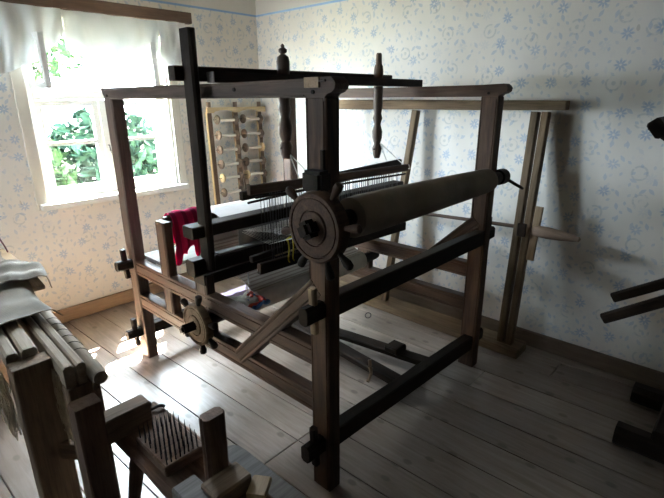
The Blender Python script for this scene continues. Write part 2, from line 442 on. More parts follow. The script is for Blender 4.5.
# walls (window openings cut out)
def wall_with_hole(axis, face, out, a0, a1, h0, h1, z0, z1, ztop):
    bm = bmesh.new()
    def bx(u0, u1, v0, v1):
        lo, hi = min(face, out), max(face, out)
        if axis == 'Y': box_bm(u0, u1, lo, hi, v0, v1, bm)
        else: box_bm(lo, hi, u0, u1, v0, v1, bm)
    bx(a0, h0, 0, ztop); bx(h1, a1, 0, ztop); bx(h0, h1, 0, z0); bx(h0, h1, z1, ztop)
    return bm
WX0, WX1, WZ0, WZ1 = -0.13, 0.88, 0.90, 2.06
struct('wall_left', wall_with_hole('Y', Y1, Y1 + .20, X0 - .26, X1 + .26, WX0, WX1, WZ0, WZ1, H), M['paperA'])
struct('wall_right', box_bm(X1, X1 + .2, Y0, Y1, 0, H), M['paperB'])
struct('wall_side', wall_with_hole('X', X0, X0 - .2, Y0 - .2, Y1, 1.5, 2.0, 1.1, 1.9, H), M['timber'])  # opening for the added, unseen window
struct('wall_back', box_bm(X0, X1 + .2, Y0 - .2, Y0, 0, H), M['timber'])
struct('ceiling', box_bm(X0 - .3, X1 + .3, Y0 - .3, Y1 + .3, H, H + .1), M['ceil'])
def basebd(name, p1, p2, w, h, mat): 
    o = bar(name, p1, p2, w, h, mat, None, 0, 0.006); o['kind'] = 'structure'
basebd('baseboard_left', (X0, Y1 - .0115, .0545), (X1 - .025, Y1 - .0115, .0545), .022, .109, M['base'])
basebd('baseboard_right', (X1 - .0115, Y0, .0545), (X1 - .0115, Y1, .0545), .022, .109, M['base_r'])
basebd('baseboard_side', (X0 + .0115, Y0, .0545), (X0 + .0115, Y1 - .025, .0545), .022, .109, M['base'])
# window_1 (in view)
def window(name, axis, ctr, wdt, z0, z1, face, sgn, view):
    """axis 'X': opening runs along X in a wall facing -Y (sgn=+1 outward +Y)"""
    r = bpy.data.objects.new(name, None); r['kind'] = 'structure'
    link(r, Matrix.Translation((ctr, face, z0) if axis == 'X' else (face, ctr, z0)))
    def B(n, u0, u1, d0, d1, v0, v1, mat, par=r, bv=0.003):
        if axis == 'X': b = box_bm(u0, u1, min(face + sgn * d0, face + sgn * d1), max(face + sgn * d0, face + sgn * d1), v0, v1)
        else: b = box_bm(min(face + sgn * d0, face + sgn * d1), max(face + sgn * d0, face + sgn * d1), u0, u1, v0, v1)
        return obj(n, bevel(b, bv), mat, par, W[par.name] if False else None)
    u0, u1 = ctr - wdt / 2, ctr + wdt / 2
    # casing
    for a, b in ((u0 - .075, u0 - .001), (u1 + .001, u1 + .075)): B('casing', a, b, -.022, -.001, z0 - .03, z1 + .07, M['cream_paint'])
    B('casing', u0 - .001, u1 + .001, -.022, -.001, z1 + .001, z1 + .07, M['cream_paint'])
    B('sill', u0 - .06, u1 + .06, -.075, .10, z0 - .03, z0 + .012, M['white_paint'])
    # reveal lining
    for a, b in ((u0 + .001, u0 + .02), (u1 - .02, u1 - .001)): B('reveal', a, b, .0, .19, z0 + .013, z1 - .001, M['white_paint'])
    fr = B('window_frame', u0 + .02, u0 + .055, .08, .13, z0 + .012, z1 - .003, M['white_paint'])
    B('window_frame', u1 - .055, u1 - .02, .08, .13, z0 + .012, z1 - .003, M['white_paint'])
    B('window_frame', u0 + .055, u1 - .055, .08, .13, z1 - .05, z1 - .003, M['white_paint'])
    B('window_frame', u0 + .055, u1 - .055, .08, .13, z0 + .012, z0 + .05, M['white_paint'])
    zt = z0 + (0.70 if wdt > .8 else 0.42)       # transom
    B('transom', u0 + .055, u1 - .055, .07, .135, zt, zt + .06, M['white_paint'])
    mid = (u0 + u1) / 2
    B('mullion', mid - .03, mid + .03, .07, .135, z0 + .051, zt - .001, M['white_paint']); B('mullion', mid - .03, mid + .03, .07, .135, zt + .061, z1 - .051, M['white_paint'])
    for (a, b) in ((u0 + .056, mid - .031), (mid + .031, u1 - .056)):
        for (lo, hi, bars) in ((z0 + .051, zt - .001, 1), (zt + .061, z1 - .051, 0)):
            if view and bars == 0: continue
            bm = bmesh.new(); d0, d1 = (.085, .125)
            def q(ua, ub, va, vb):
                ya, yb = sorted((face + sgn * d0, face + sgn * d1))
                if axis == 'X': box_bm(ua, ub, ya, yb, va, vb, bm)
                else: box_bm(ya, yb, ua, ub, va, vb, bm)
            t = .042
            q(a, a + t, lo, hi); q(b - t, b, lo, hi); q(a + t, b - t, lo, lo + t); q(a + t, b - t, hi - t, hi)
            if bars: q(a + t, b - t, (lo + hi) / 2 + .012, (lo + hi) / 2 + .040)
            s = obj('sash', bm, M['white_paint'], r)
            g = bmesh.new(); ya, yb = sorted((face + sgn * .103, face + sgn * .107))
            if axis == 'X': box_bm(a + t * .5, b - t * .5, ya, yb, lo + t * .5, hi - t * .5, g)
            else: box_bm(ya, yb, a + t * .5, b - t * .5, lo + t * .5, hi - t * .5, g)
            obj('pane', g, M['glass'], s)
    return r, zt
window('added_window', 'Y', 1.75, 0.5, 1.1, 1.9, X0, -1, True)  # added window out of view, put in to brighten the dark foreground
w1, ZT = window('window_1', 'X', (WX0 + WX1) / 2, WX1 - WX0, WZ0, WZ1, Y1, 1, True)
# the two small top casements stand open into the room
for sx, hx in ((1, WX0 + .06), (-1, WX1 - .06)):
    L = 0.30; ang = math.radians(86 if sx > 0 else 66)
    dirv = Vector((sx * math.cos(ang), -math.sin(ang), 0)); p = Vector((hx, Y1 + .095, 0))
    zl, zh = ZT + .07, WZ1 - .06
    bm = bmesh.new()
    box_bm(0, .04, -.016, .016, 0, zh - zl, bm); box_bm(L - .04, L, -.016, .016, 0, zh - zl, bm)
    box_bm(.04, L - .04, -.016, .016, 0, .04, bm); box_bm(.04, L - .04, -.016, .016, zh - zl - .04, zh - zl, bm)
    mm = Matrix((dirv, Vector((0, 0, 1)).cross(dirv), Vector((0, 0, 1)))).transposed().to_4x4(); mm.translation = p + Vector((0, 0, zl))
    s = obj('casement', bm, M['white_paint'], w1, mm)
    obj('pane', box_bm(.03, L - .03, -.002, .002, .03, zh - zl - .03), M['glass'], s, mm)
    obj('casement_latch', tube_bm([(L - .02, -.02, .1), (L - .02, -.045, .1), (L - .02, -.05, .13)], .005), M['iron'], s, mm)
# window latch on the mullion
obj('window_latch', tube_bm([(0.37, Y1 + .068, 1.27), (0.37, Y1 + .045, 1.27), (0.37, Y1 + .04, 1.23), (.375, Y1 + .05, 1.21)], .006), M['iron'], w1)

# ------------------------------------------------------------------ garden outside
struct('ground', box_bm(-9, 12, Y1 + .3, 30, -0.5, -0.3), M['ground'])
def shrub(name, label, c, rad, n, size, mat, cat, group):
    r = thing(name, label, cat, (c[0], c[1], -0.3), group)
    bm = bmesh.new(); c = Vector(c)
    for i in range(n):
        while True:
            v = Vector([random.uniform(-1, 1) for _ in range(3)])
            if 0.3 < v.length < 1: break
        p = c + Vector((v.x * rad[0], v.y * rad[1], v.z * rad[2]))
        a = Vector([random.gauss(0, 1) for _ in range(3)]).normalized(); b = a.cross(Vector([random.gauss(0, 1) for _ in range(3)])).normalized()
        s = size * random.uniform(.6, 1.3); up = a.cross(b) * s * .12
        q = [p - a * s, p + b * s * .45 + up, p + a * s, p - b * s * .45 + up]
        bm.faces.new([bm.verts.new(x) for x in q])
    obj('foliage', bm, mat, r)
    bm = bmesh.new()
    for k in range(5):
        e = c + Vector((random.uniform(-.6, .6) * rad[0], random.uniform(-.5, .5) * rad[1], random.uniform(.0, .5) * rad[2]))
        tube_bm(spline([(c.x + random.uniform(-.08, .08), c.y, -0.3), ((c.x + e.x) / 2, (c.y + e.y) / 2, (e.z - .3) * .55), e], 4), .04, 6, bm, .3)
    obj('stem', bm, M['bark'], r)
shrub('garden_shrub', 'green leafy shrub outside, seen through the lower left panes', (0.25, 6.2, 0.5), (1.0, .7, .95), 2000, .12, M['leaf'], 'shrub', 'shrubs outside the window')
shrub('garden_shrub', 'blue-green shrub outside, seen through the right-hand panes', (2.1, 7.0, 0.5), (1.0, .7, 1.0), 2000, .12, M['leaf2'], 'shrub', 'shrubs outside the window')
shrub('garden_shrub', 'low green shrub outside beyond the window sill corner', (-1.4, 7.4, 0.5), (1.1, .7, 1.1), 900, .12, M['leaf'], 'shrub', 'shrubs outside the window')
shrub('garden_tree', 'pale green tree outside, crown seen under the curtain', (1.6, 10.5, 2.9), (1.9, 1.3, 1.1), 1700, .11, M['leaf'], 'tree', 'trees outside the window')
shrub('garden_tree', 'green tree outside, crown seen through the upper left of the window', (-1.6, 14.5, 2.9), (1.9, 1.2, 1.5), 1500, .11, M['leaf2'], 'tree', 'trees outside the window')

# ------------------------------------------------------------------ curtain and its beam
cr = bar('curtain_rail', (-2.0, 2.50, 2.20), (1.09, 2.50, 2.205), .05, .08, M['beam'], None, 0, .004, None, .002)
tag(cr, 'dark brown wooden curtain beam across the top of the window', 'curtain rail')
def curtain(name, label, x0, x1, hem, ztop, folds, ph, yb):
    g = []
    n = 60; m = 24
    for i in range(n + 1):
        t = i / n; x = x0 + (x1 - x0) * t; zb = hem(t); row = []
        for j in range(m + 1):
            s = j / m; z = ztop + (zb - ztop) * s
            amp = 0.008 + 0.014 * s
            y = yb + amp * math.sin(folds * t * 2 * PI + ph + 1.2 * math.sin(3 * s + t * 5)) + .006 * math.sin(17 * t + 4 * s) - .02 * math.sin(PI * s)
            row.append(Vector((x + .01 * math.sin(6 * s + 9 * t) * s, y, z)))
        g.append(row)
    o = obj(name, sheet_bm(g, .0012), M['curtain'], None, None, True)
    tag(o, label, 'curtain')
curtain('curtain_valance', 'sheer white curtain valance hanging in a swag over the window', 0.14, 0.80,
        lambda t: 1.90 - 0.085 * math.sin(PI * min(1, t * 1.05)) + .02 * (1 - t), 2.162, 4, 0.3, 2.498)
curtain('side_curtain', 'short white curtain gathered at the left corner of the window', -0.72, 0.13,
        lambda t: 1.80 + .06 * math.cos(7 * t) + (0.16 * max(0, (t - .80) / .2)), 2.162, 6, 1.1, 2.485)
curtain('side_curtain', 'narrow white curtain tail hanging at the right corner of the window', 0.79, 1.02,
        lambda t: 1.88 - 0.05 * math.sin(PI * t) + .14 * max(0, (t - .75) / .25), 2.162, 2.2, 2.0, 2.47)

# ------------------------------------------------------------------ THE LOOM
LO, WI, A, B_ = 1.60, 1.30, 0.099, 0.068
loom = thing('hand_loom', 'large dark antique wooden floor loom filling the middle of the room', 'loom', (0.65, 0.8, 0))
D, G, K = M['loom'], M['loom_glow'], M['loom_dark']
gr = (-.72, .72)
def post(x, y, z1, mat=D): return bar('post', (x + B_ / 2, y + A / 2, 0), (x + B_ / 2, y + A / 2, z1), B_, A, mat, loom, 0, .005, (-.78, .78), .0008)
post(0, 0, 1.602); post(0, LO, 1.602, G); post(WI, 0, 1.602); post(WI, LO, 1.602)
# top rails with scrolled ends
def top_rail(x):
    y0, y1 = -0.040, LO + A + .012
    z0, z1 = 1.602, 1.662
    # outline in (y,z), scroll nose at the camera end
    nose = [(y0 + .05, z0 - .012), (y0 + .045, z0 + .004), (y0 + .035, z0 + .012), (y0 + .018, z0 + .016), (y0 + .004, z0 + .026), (y0, z0 + .042), (y0 + .008, z1 - .006), (y0 + .022, z1 + .004)]
    nose2 = [(y1 - .01, z1), (y1 + .004, z1 - .012), (y1 - .003, z1 - .03), (y1 - .02, z0 + .012), (y1 - .025, z0)]
    out = nose + [(0.1, z1), (0.75, z1 - .003), (1.2, z1)] + nose2 + [(LO, z0), (A + .0, z0), (A, z0 - .0)]
    bm = bmesh.new(); a = [bm.verts.new((x + .001, y, z)) for y, z in out]; b = [bm.verts.new((x + B_ - .001, y, z)) for y, z in out]
    bm.faces.new(a); bm.faces.new(b)
    for i in range(len(a)): bm.faces.new((a[i], a[(i + 1) % len(a)], b[(i + 1) % len(a)], b[i]))
    for v in bm.verts: v.co = Vector((v.co.y, -(v.co.x - x), v.co.z))     # local X = length for the grain
    mm = Matrix(((0, -1, 0, x), (1, 0, 0, 0), (0, 0, 1, 0), (0, 0, 0, 1)))
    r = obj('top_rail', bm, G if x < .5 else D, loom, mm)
    for yy in (.058, LO + .05): rod('peg', (x - .004, yy, 1.620), (x + .002, yy, 1.620), .007, K, r, n=10)
    if x < .5:
        bar('moulding', (x - .003, -.0, z1 - .008), (x - .003, y1 - .01, z1 - .008), .006, .008, G, r)
        bar('moulding', (x - .003, A, z0 + .007), (x - .003, LO, z0 + .007), .006, .006, G, r)
        rod('peg', (x - .004, .485, 1.634), (x + .001, .485, 1.634), .008, K, r, n=10)
    return r
top_rail(0); top_rail(WI)
# side rails
for x in (0, WI):
    for zc, hh in ((.625, .09), (.405, .09)):
        bar('side_rail', (x + B_ / 2, A - .01, zc), (x + B_ / 2, LO + .01, zc), B_ - .008, hh, D, loom, 0, .004, (-.55, .55), .001)
# cross rails with through tenons
def cross(y, z, h=.085, w=.055, z2=None, mat=K):
    z2 = z if z2 is None else z2
    r = bar('cross_rail', (B_ - .004, y, z), (WI + .004, y, z2), w, h, mat, loom, 0, .004, None, .001)
    for x, s, zz in ((0, -1, z), (WI + B_, 1, z2)):
        t = bar('tenon', (x - s * .06, y, zz), (x + s * .095, y, zz), w * .8, h * .85, mat, r, 0, .016)
        bar('wedge', (x + s * .035, y, zz - .085), (x + s * .045, y, zz + .10), .028, w * .52, M['pale'] if (y < .5 and s < 0 and z > .5) else mat, t, 0, .006)
    return r
cross(.035, .848, .085, .056, .838)
cross(.045, .235, .09, .06, .165)
cross(LO + .05, .645, .07, .06)
cross(LO + .05, .185, .07, .06)
# braces from lower side rail up to the front posts
for x in (0, WI):
    bar('brace', (x + B_ / 2 - .006, .60, .415), (x + B_ / 2 - .006, .06, .93), B_ - .006, .075, D, loom, 0, .004, (-.5, .5))
# short posts standing on the side rails and the beams they carry
for x in (.004, WI + .004):
    bar('breast_post', (x + .026, 1.245, .44), (x + .026, 1.245, .975), .05, .095, D, loom, 0, .005, (-.7, .7))
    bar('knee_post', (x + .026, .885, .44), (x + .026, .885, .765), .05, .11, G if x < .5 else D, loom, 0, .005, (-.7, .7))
bar('knee_beam', (.0, .885, .745), (WI + .06, .885, .745), .10, .055, K, loom, 0, .004)
rod('breast_beam', (.05, 1.285, .955), (WI + .01, 1.285, .955), .035, D, loom, n=18)
bar('seat_board', (.062, 1.46, .682), (WI - .002, 1.46, .682), .26, .022, M['grey_board'], loom, 0, .004)
# small square bracket with a slot above the hand wheel
bk = obj('bracket', bevel(box_bm(-.062, .0, -.026, .064, 1.300, 1.372), .010, 2), K, loom)
bar('latch_stick', (-.006, .012, 1.36), (-.006, .012, 1.437), .012, .016, K, bk, 0, .002)
bar('block_patch', (-.007, .060, 1.649), (.06, .060, 1.649), .068, .033, M['pale'], loom, 0, .001)

# beam + wheels
def hand_wheel(cx, cy, cz, R, thick, pegs, peg_len, parent, name='hand_wheel', mats=None, hub=.035, hubl=.07, star=(.5, .9), pr=.014):
    mm = Matrix(((-1, 0, 0, cx), (0, 1, 0, cy), (0, 0, -1, cz), (0, 0, 0, 1)))   # local +X points outward (-X world)
    dm, rm = mats
    prof = [(0, .02), (0, R * .92), (.006, R), (thick - .012, R), (thick - .006, R * .985), (thick, R * .95), (thick, R * .86), (thick - .005, R * .85), (thick - .005, R * .82), (thick - .001, R * .81),
            (thick - .001, R * .52), (thick - .006, R * .51), (thick - .006, R * .48), (thick + .002, R * .46), (thick + .002, R * .3), (thick + .002, .01)]
    w = obj(name, lathe_bm(prof, 48), dm, parent, mm, True)
    hb = bmesh.new(); box_bm(-.02, thick + hubl, -hub, hub, -hub, hub, hb)
    bmesh.ops.rotate(hb, verts=hb.verts, cent=(0, 0, 0), matrix=Matrix.Rotation(.5, 3, 'X'))
    bevel(hb, hub * .45, 2)
    obj('hub', hb, K, w, mm)
    for a in pegs:
        ca, sa = math.cos(a), math.sin(a)
        base = Vector((cx - thick / 2, cy, cz))
        p1 = base + Vector((0, ca, sa)) * (R - .03); p2 = base + Vector((0, ca, sa)) * (R + peg_len)
        lathe('wheel_peg', p1, p2, [(0, pr * .6), (.35, pr * .62), (.5, pr * .8), (.75, pr * 1.15), (.93, pr), (1, pr * .4)], rm[int(abs(a * 10)) % len(rm)], w, 14)
    return w
def rad(*d): return [math.radians(v) for v in d]
# angle 0 = towards the window (+Y), 90 = up
wb = rod('warp_beam', (-.03, -.012, 1.188), (WI + .14, -.005, 1.176), .034, K, loom, n=16)
g = []
lathe('cloth_roll', (.11, -.011, 1.187), (1.24, -.006, 1.177), [(0, .03), (.001, .074), (.06, .0775), (.25, .076), (.5, .073), (.75, .069), (.97, .064), (.999, .062), (1, .03)], M['linen_roll'], wb, 36)
hand_wheel(-.035, -.018, 1.190, .122, .055, rad(38, 122, 172, 218, 252, 300, 345), .065, loom, mats=(D, [D, K, K]), hub=.030, hubl=.05)
rod('beam_end', (WI + .070, -.005, 1.177), (WI + .145, -.005, 1.175), .044, K, wb, n=16)
rod('turning_stick', (WI + .105, .03, 1.20), (WI + .33, -.055, 1.085), .009, K, wb, n=10)
cb = rod('cloth_beam', (-.03, .84, .535), (WI + .10, .84, .535), .034, K, loom, n=16)
lathe('cloth_roll', (.30, .84, .541), (1.22, .84, .541), [(0, .03), (.001, .060), (.5, .063), (.999, .060), (1, .03)], M['white_rag'], cb, 32)
hand_wheel(-.035, .835, .535, .108, .045, rad(35, 100, 165, 210, 262, 320), .055, loom, mats=(M['frame_old'], [K, K]), hub=.022, hubl=.075, pr=.016)
# woven cloth running from the cloth roll under the breast beam
def path_sheet(pts, x0, x1, th, n=24):
    return sheet_bm([[Vector((x0 + (x1 - x0) * i / n, y, z)) for (y, z) in pts] for i in range(n + 1)], th)
obj('finished_cloth', path_sheet([(.81, .604), (.84, .608), (.93, .652), (1.05, .692), (1.2, .742), (1.27, .78), (1.3215, .90), (1.3265, .955), (1.315, .984), (1.285, .9955), (1.2, .992), (.95, .990), (.745, .988)], .28, 1.20, .002), M['striped'], loom, None, True)
obj('new_cloth', sheet_bm([[Vector((1.205 - (1.205 - xl) * i / 20, y, z)) for (y, z, xl) in ((1.24, .9975, .30), (1.2, .9965, .295), (.95, .9945, .22), (.745, .9925, .155))] for i in range(21)], .0025), M['white_cloth'], loom)
# warp threads
bm = bmesh.new()
for k in range(170):
    x = .16 + 1.04 * k / 169 + random.uniform(-.001, .001); s = (k % 2) * 2 - 1
    pts = [(x, .745, .988), (x, .60, .992 + s * .018), (x, .515, .994 + s * .028), (x, .40, 1.02 + s * .010), (x, .06, 1.118)]
    tube_bm(pts, .0010, 3, bm)
tag(obj('warp_threads', bm, M['thread'], loom), kind='stuff')
# top bars carrying batten and harness
bar('cross_bar', (.0, .635, 1.684), (1.485, .605, 1.684), .055, .042, K, loom, 0, .003)
bar('light_block', (-.004, .635, 1.6835), (.004, .635, 1.6835), .050, .040, M['grey_board'], loom, 0, .001)
bb = bar('batten_bar', (-.105, .755, 1.700), (1.36, .745, 1.704), .055, .058, K, loom, 0, .004)
# batten
bt = bar('batten_arm', (-.050, .700, .86), (-.050, .700, 1.865), .034, .078, K, loom, 0, .010, None, .001)
bar('batten_top_bar', (-.125, .725, 1.042), (WI + .14, .70, 1.045), .085, .055, K, loom, 0, .005)
bar('batten_sley', (-.125, .735, .872), (WI + .14, .71, .865), .075, .080, K, loom, 0, .012)
bar('sley_edge', (.0, .70, .918), (WI + .06, .68, .912), .035, .012, M['grey_board'], loom, 0, .002)
bm = bmesh.new()
for k in range(150):
    x = .14 + 1.08 * k / 149; box_bm(x - .0008, x + .0008, .712, .722, .915, 1.016, bm)
tag(obj('reed', bm, M['wire'], loom), kind='stuff')
bar('pale_stick', (.28, .62, .86), (1.0, .60, .875), .012, .014, M['bright'], loom, 0, .003)
# turned hangers with finials
def hanger(x, y, ztip, zb, r, tip):
    prof = []
    Ls = ztip - zb
    def P_(z, rr): prof.append(((z - zb) / Ls, rr))
    P_(zb, r * .6); P_(zb + .02, r * .85); P_(zb + .06, r * 1.1); P_(zb + .085, r * .7); P_(zb + .12, r * 1.05); P_(zb + .16, r * 1.12); P_(zb + .20, r * .68); P_(zb + .235, r * 1.05); P_(zb + .26, r * .8); P_(zb + .30, r)
    P_(1.63, r); P_(1.70, r * .95)
    if tip:
        P_(1.765, r * 1.0); P_(1.785, r * .85); P_(1.795, r * .4); P_(1.80, r * .38); P_(1.806, r * .62); P_(1.818, r * .62); P_(1.826, r * .25); P_(1.834, r * .3); P_(ztip, r * .08)
    else:
        P_(1.745, r * 1.05); P_(1.775, r * .9); P_(1.785, r * .65); P_(ztip - .01, r * .62); P_(ztip, r * .5)
    h = lathe('hanger', (x, y, zb), (x, y, ztip), prof, M['beam'], loom, 18)
    rod('hanger_pin', (x - .035, y, zb + .055), (x + .035, y, zb + .055), .005, K, h, n=8)
    rod('hanger_pin', (x - .035, y - .005, 1.655), (x + .035, y - .005, 1.655), .006, K, h, n=8)
    return h
hanger(.432, .682, 1.842, 1.315, .031, True)
hanger(1.166, .678, 1.845, 1.25, .027, False)
# harness : two shafts, each an upper bar, a lower bar and its cord heddles
for (y, xa, za, xb, zb_, dz) in ((.455, .015, 1.243, 1.165, 1.212, .352), (.575, .065, 1.195, 1.27, 1.222, .30)):
    sh = bar('shaft_bar', (xa, y, za), (xb, y, zb_), .022, .040, D if y < .5 else K, loom, 0, .004)
    lo = bar('lower_shaft_bar', (xa + .03, y, za - dz), (xb, y, zb_ - dz), .024, .050 if y < .5 else .03, K, loom, 0, .004)
    thin = bar('heddle_rod', (xa + .03, y - .004, za - .034), (xb - .02, y - .004, zb_ - .034), .008, .010, K, sh, 0, .002)
    bm = bmesh.new(); N = 62
    for k in range(N):
        t = (k + .5) / N
        if random.random() < .12: continue
        x = xa + .10 + (xb - xa - .16) * t + random.uniform(-.004, .004); z1 = za + (zb_ - za) * t - .02; z0 = z1 - dz + .04
        tube_bm([(x, y, z1), (x + .003, y + .004, (z1 + z0) / 2 + .03), (x, y, (z1 + z0) / 2), (x - .002, y, z0)], .0020, 4, bm)
    tag(obj('heddles', bm, M['wire'], sh), kind='stuff')
for x, y in ((.432, .682), (1.166, .678)):
    for y2, z2 in ((.455, 1.26), (.575, 1.225)):
        obj('harness_cord', tube_bm(spline([(x, y, 1.372), (x + .004, y - .02, 1.34), (x + .006, y2, z2 - .05), (x, y2 - .012, z2 - .03)], 5), .0028, 5), M['thread'], loom)
# yellow ties
for dx in (0, .028):
    obj('yarn_tie', tube_bm(spline([(.205 + dx, .44, 1.0), (.207 + dx, .435, .95), (.203 + dx, .438, .90), (.208 + dx, .434, .885)], 4), .0032, 5), M['yellow'], loom)
obj('yarn_tie', tube_bm(spline([(.195, .44, .992), (.215, .43, 1.004), (.245, .44, .994)], 4), .006, 6), M['yellow'], loom)
# treadles : long dark boards hinged under the front cross rail
bar('treadle_base', (.70, .21, .03), (1.14, .21, .03), .06, .045, K, loom, 0, .006)
bar('treadle', (.775, .17, .075), (.85, 1.20, .10), .085, .04, K, loom, 0, .005, None, .002)
bar('treadle', (1.06, .17, .075), (.92, 1.00, .095), .085, .035, K, loom, 0, .005, None, .002)
obj('treadle_block', bevel(box_bm(.97, 1.08, .34, .44, .09, .13), .008), K, loom)
obj('treadle_hook', tube_bm(spline([(.725, .36, .17), (.715, .345, .13), (.70, .33, .10), (.66, .32, .075)], 4), .010, 8), M['base'], loom)
for xx, yy in ((.30, .885), (.36, .99)):
    obj('treadle_cord', tube_bm(spline([(xx, yy, .73), (xx + .004, yy + .003, .5), (xx + .05, yy + .06, .13)], 5), .004, 5), M['thread'], loom)

# red cloth over the breast beam
g = []; n = 44
for i in range(n + 1):
    t = i / n; x = .075 + .225 * t; row = []
    back = 0.13 + .02 * math.sin(5 * t); front = .20 + .035 * math.sin(9 * t + 1) + .02 * math.sin(23 * t)
    cy, cz, r = 1.285, .957, .050
    pts = []
    for k in range(13):
        s = k / 12; pts.append((cy - r - .004 - .012 * math.sin(PI * s), cz - front * (1 - s)))
    for k in range(1, 12):
        a = PI - PI * k / 12; pts.append((cy + r * math.cos(a), cz + r * math.sin(a)))
    for k in range(0, 8): pts.append((cy + r + .003, cz - back * k / 7))
    for (y, z) in pts:
        d = max(0, cz - z)
        f = .010 * math.sin(x * 75 + 2) * (d / .2) + .006 * math.sin(x * 160 + z * 9) * (d / .15)
        row.append(Vector((x + .006 * math.sin(z * 40), y + (f if y < cy else -abs(f) * .3), z + (.004 * math.sin(x * 60) if d == 0 else 0))))
    g.append(row)
rc = obj('red_cloth', sheet_bm(g, .003), M['red'], None, None, True)
tag(rc, 'crimson red cloth with ragged hem draped over the breast beam of the loom', 'cloth')
bm = bmesh.new()
# loose rags tied at the end of the cloth roll
rg = thing('rag_bundle', 'small bundle of white, blue and red rag strips at the cloth roll end', 'rags', (.24, .84, .575))
for name_, mt, off in (('white_strip', M['white_rag'], (0, 0, 0)), ('blue_strip', M['blue_rag'], (.03, -.05, -.005)), ('red_strip', M['red_rag'], (.015, -.03, .0))):
    bm = bmesh.new()
    for k in range(4 if name_ == 'white_strip' else 2):
        pts = [(random.uniform(.14, .28) + off[0], .80 + .08 * math.sin(q * 1.7 + k) + off[1], .585 + .018 * math.cos(q * 2.1 + k) + off[2]) for q in range(5)]
        tube_bm(spline(pts, 4), .011, 7, bm)
    obj(name_, bm, mt, rg, None, True)
# lavender cloth over the low rear rail
g = [[Vector((.60 + .30 * i / 16, y + .004 * math.sin(i), z + .003 * math.sin(i * 1.3))) for (y, z) in ((1.612, .13), (1.613, .18), (1.616, .2255), (1.65, .228), (1.69, .2255), (1.693, .16))] for i in range(17)]
tag(obj('lavender_cloth', sheet_bm(g, .003), M['purple'], None, None, True), 'faded lavender cloth over the low rear rail of the loom', 'cloth')

# ------------------------------------------------------------------ spool rack by the window wall
def lean(y_top, z_top, y_bot, z): return y_bot + (y_top - y_bot) * z / z_top
RK = thing('spool_rack', 'brown wooden spool rack leaning on the window wall in the corner', 'rack', (1.47, 2.47, 0))
YB, YT, ZTOP = 2.465, 2.520, 1.53
def ry(z): return lean(YT, ZTOP, YB, z)
RX = (1.20, 1.475, 1.745)
for x in RX:
    bar('upright', (x, ry(0), 0), (x, ry(1.50), 1.50), .045, .024, M['rack_dark'], RK)
    bar('upright_edge', (x - .0255, ry(.02), 0.02), (x - .0255, ry(1.49), 1.49), .006, .026, M['bright'] if x < 1.3 or x > 1.6 else M['pale'], RK)
    bar('finial', (x + .005, ry(1.52), 1.525), (x + .005, ry(1.52), 1.575), .03, .03, M['rack'], RK)
bm = bmesh.new()
N = 40; top = []; bot = []
for i in range(N + 1):
    x = 1.165 + (1.80 - 1.165) * i / N
    inb = 0
    for a, b in ((1.23, 1.445), (1.505, 1.715)):
        if a < x < b: inb = .022 * math.sin(PI * (x - a) / (b - a)) ** .5
    top.append((x, 1.532)); bot.append((x, 1.485 + inb))
yy = ry(1.51)
ring = [(x, z) for x, z in bot] + [(x, z) for x, z in reversed(top)]
a = [bm.verts.new((x, yy - .034, z)) for x, z in ring]; b = [bm.verts.new((x, yy - .014, z)) for x, z in ring]
L_ = len(ring)
for i in range(N):
    bm.faces.new((a[i], a[i + 1], a[L_ - 2 - i], a[L_ - 1 - i])); bm.faces.new((b[i], b[i + 1], b[L_ - 2 - i], b[L_ - 1 - i]))
for i in range(L_): bm.faces.new((a[i], a[(i + 1) % L_], b[(i + 1) % L_], b[i]))
obj('head_rail', bm, M['bright'], RK)
bar('foot_rail', (1.17, ry(.12), .12), (1.79, ry(.12), .12), .03, .05, M['rack'], RK)
# spools
def make_spool(x0, x1, y, z):
    mm, L = frame((x0, y, z), (x1, y, z - .008))
    r = bpy.data.objects.new('spool', None); r.empty_display_size = .05; link(r, mm)
    fl = [(0, .012), (.001, .036), (.006, .041), (.014, .041), (.022, .034), (.026, .016), (.026, .01)]
    f1 = obj('flange', lathe_bm(fl, 20), M['flange'], r, mm, True)
    m2 = mm @ Matrix.Translation((L, 0, 0)) @ Matrix.Rotation(PI, 4, 'Z')
    f2 = obj('flange', lathe_bm(fl, 20), M['flange'], r, m2, True)
    core = obj('core', lathe_bm([(.02, .013), (L * .5, .0145), (L - .02, .013)], 14), M['cream_paint'], r, mm, True)
    pin = obj('wire_pin', lathe_bm([(-.03, .003), (L + .03, .003)], 8), M['iron'], r, mm)
    return r, (f1, f2, core, pin)
zs = [1.43, 1.30, 1.175, 1.05, .93, .80]
rows = ['top row', 'second row', 'third row', 'fourth row', 'fifth row', 'sixth row']
proto = None
for ci, (xa, xb) in enumerate(((1.226, 1.441), (1.501, 1.713))):
    for ri, z in enumerate(zs):
        y = ry(z) - .060
        lab = 'wooden thread spool on the rack, %s, %s column%s' % (rows[ri], ('left', 'right')[ci], ', yellow flange' if ri == 4 else '')
        if proto is None:
            sp, parts = make_spool(xa, xb, y, z); proto = (sp, parts, xa, y, z)
        else:
            s0, p0, px, py, pz = proto
            sp = s0.copy(); C.objects.link(sp); sp.matrix_local = Matrix.Translation((xa - px, y - py, z - pz)) @ W[s0.name]
            for pi_, q in enumerate(p0):
                c = q.copy(); C.objects.link(c); c.parent = sp; c.matrix_local = W[s0.name].inverted() @ W[q.name]
                if ri == 4 and pi_ == 0:
                    c.data = q.data.copy(); c.data.materials[0] = M['bright']
                if ri == 2 and ci == 1 and pi_ == 1:
                    c.data = q.data.copy(); c.data.materials[0] = M['bright']
        sp['label'] = lab; sp['category'] = 'spool'; sp['group'] = 'thread spools on the rack'
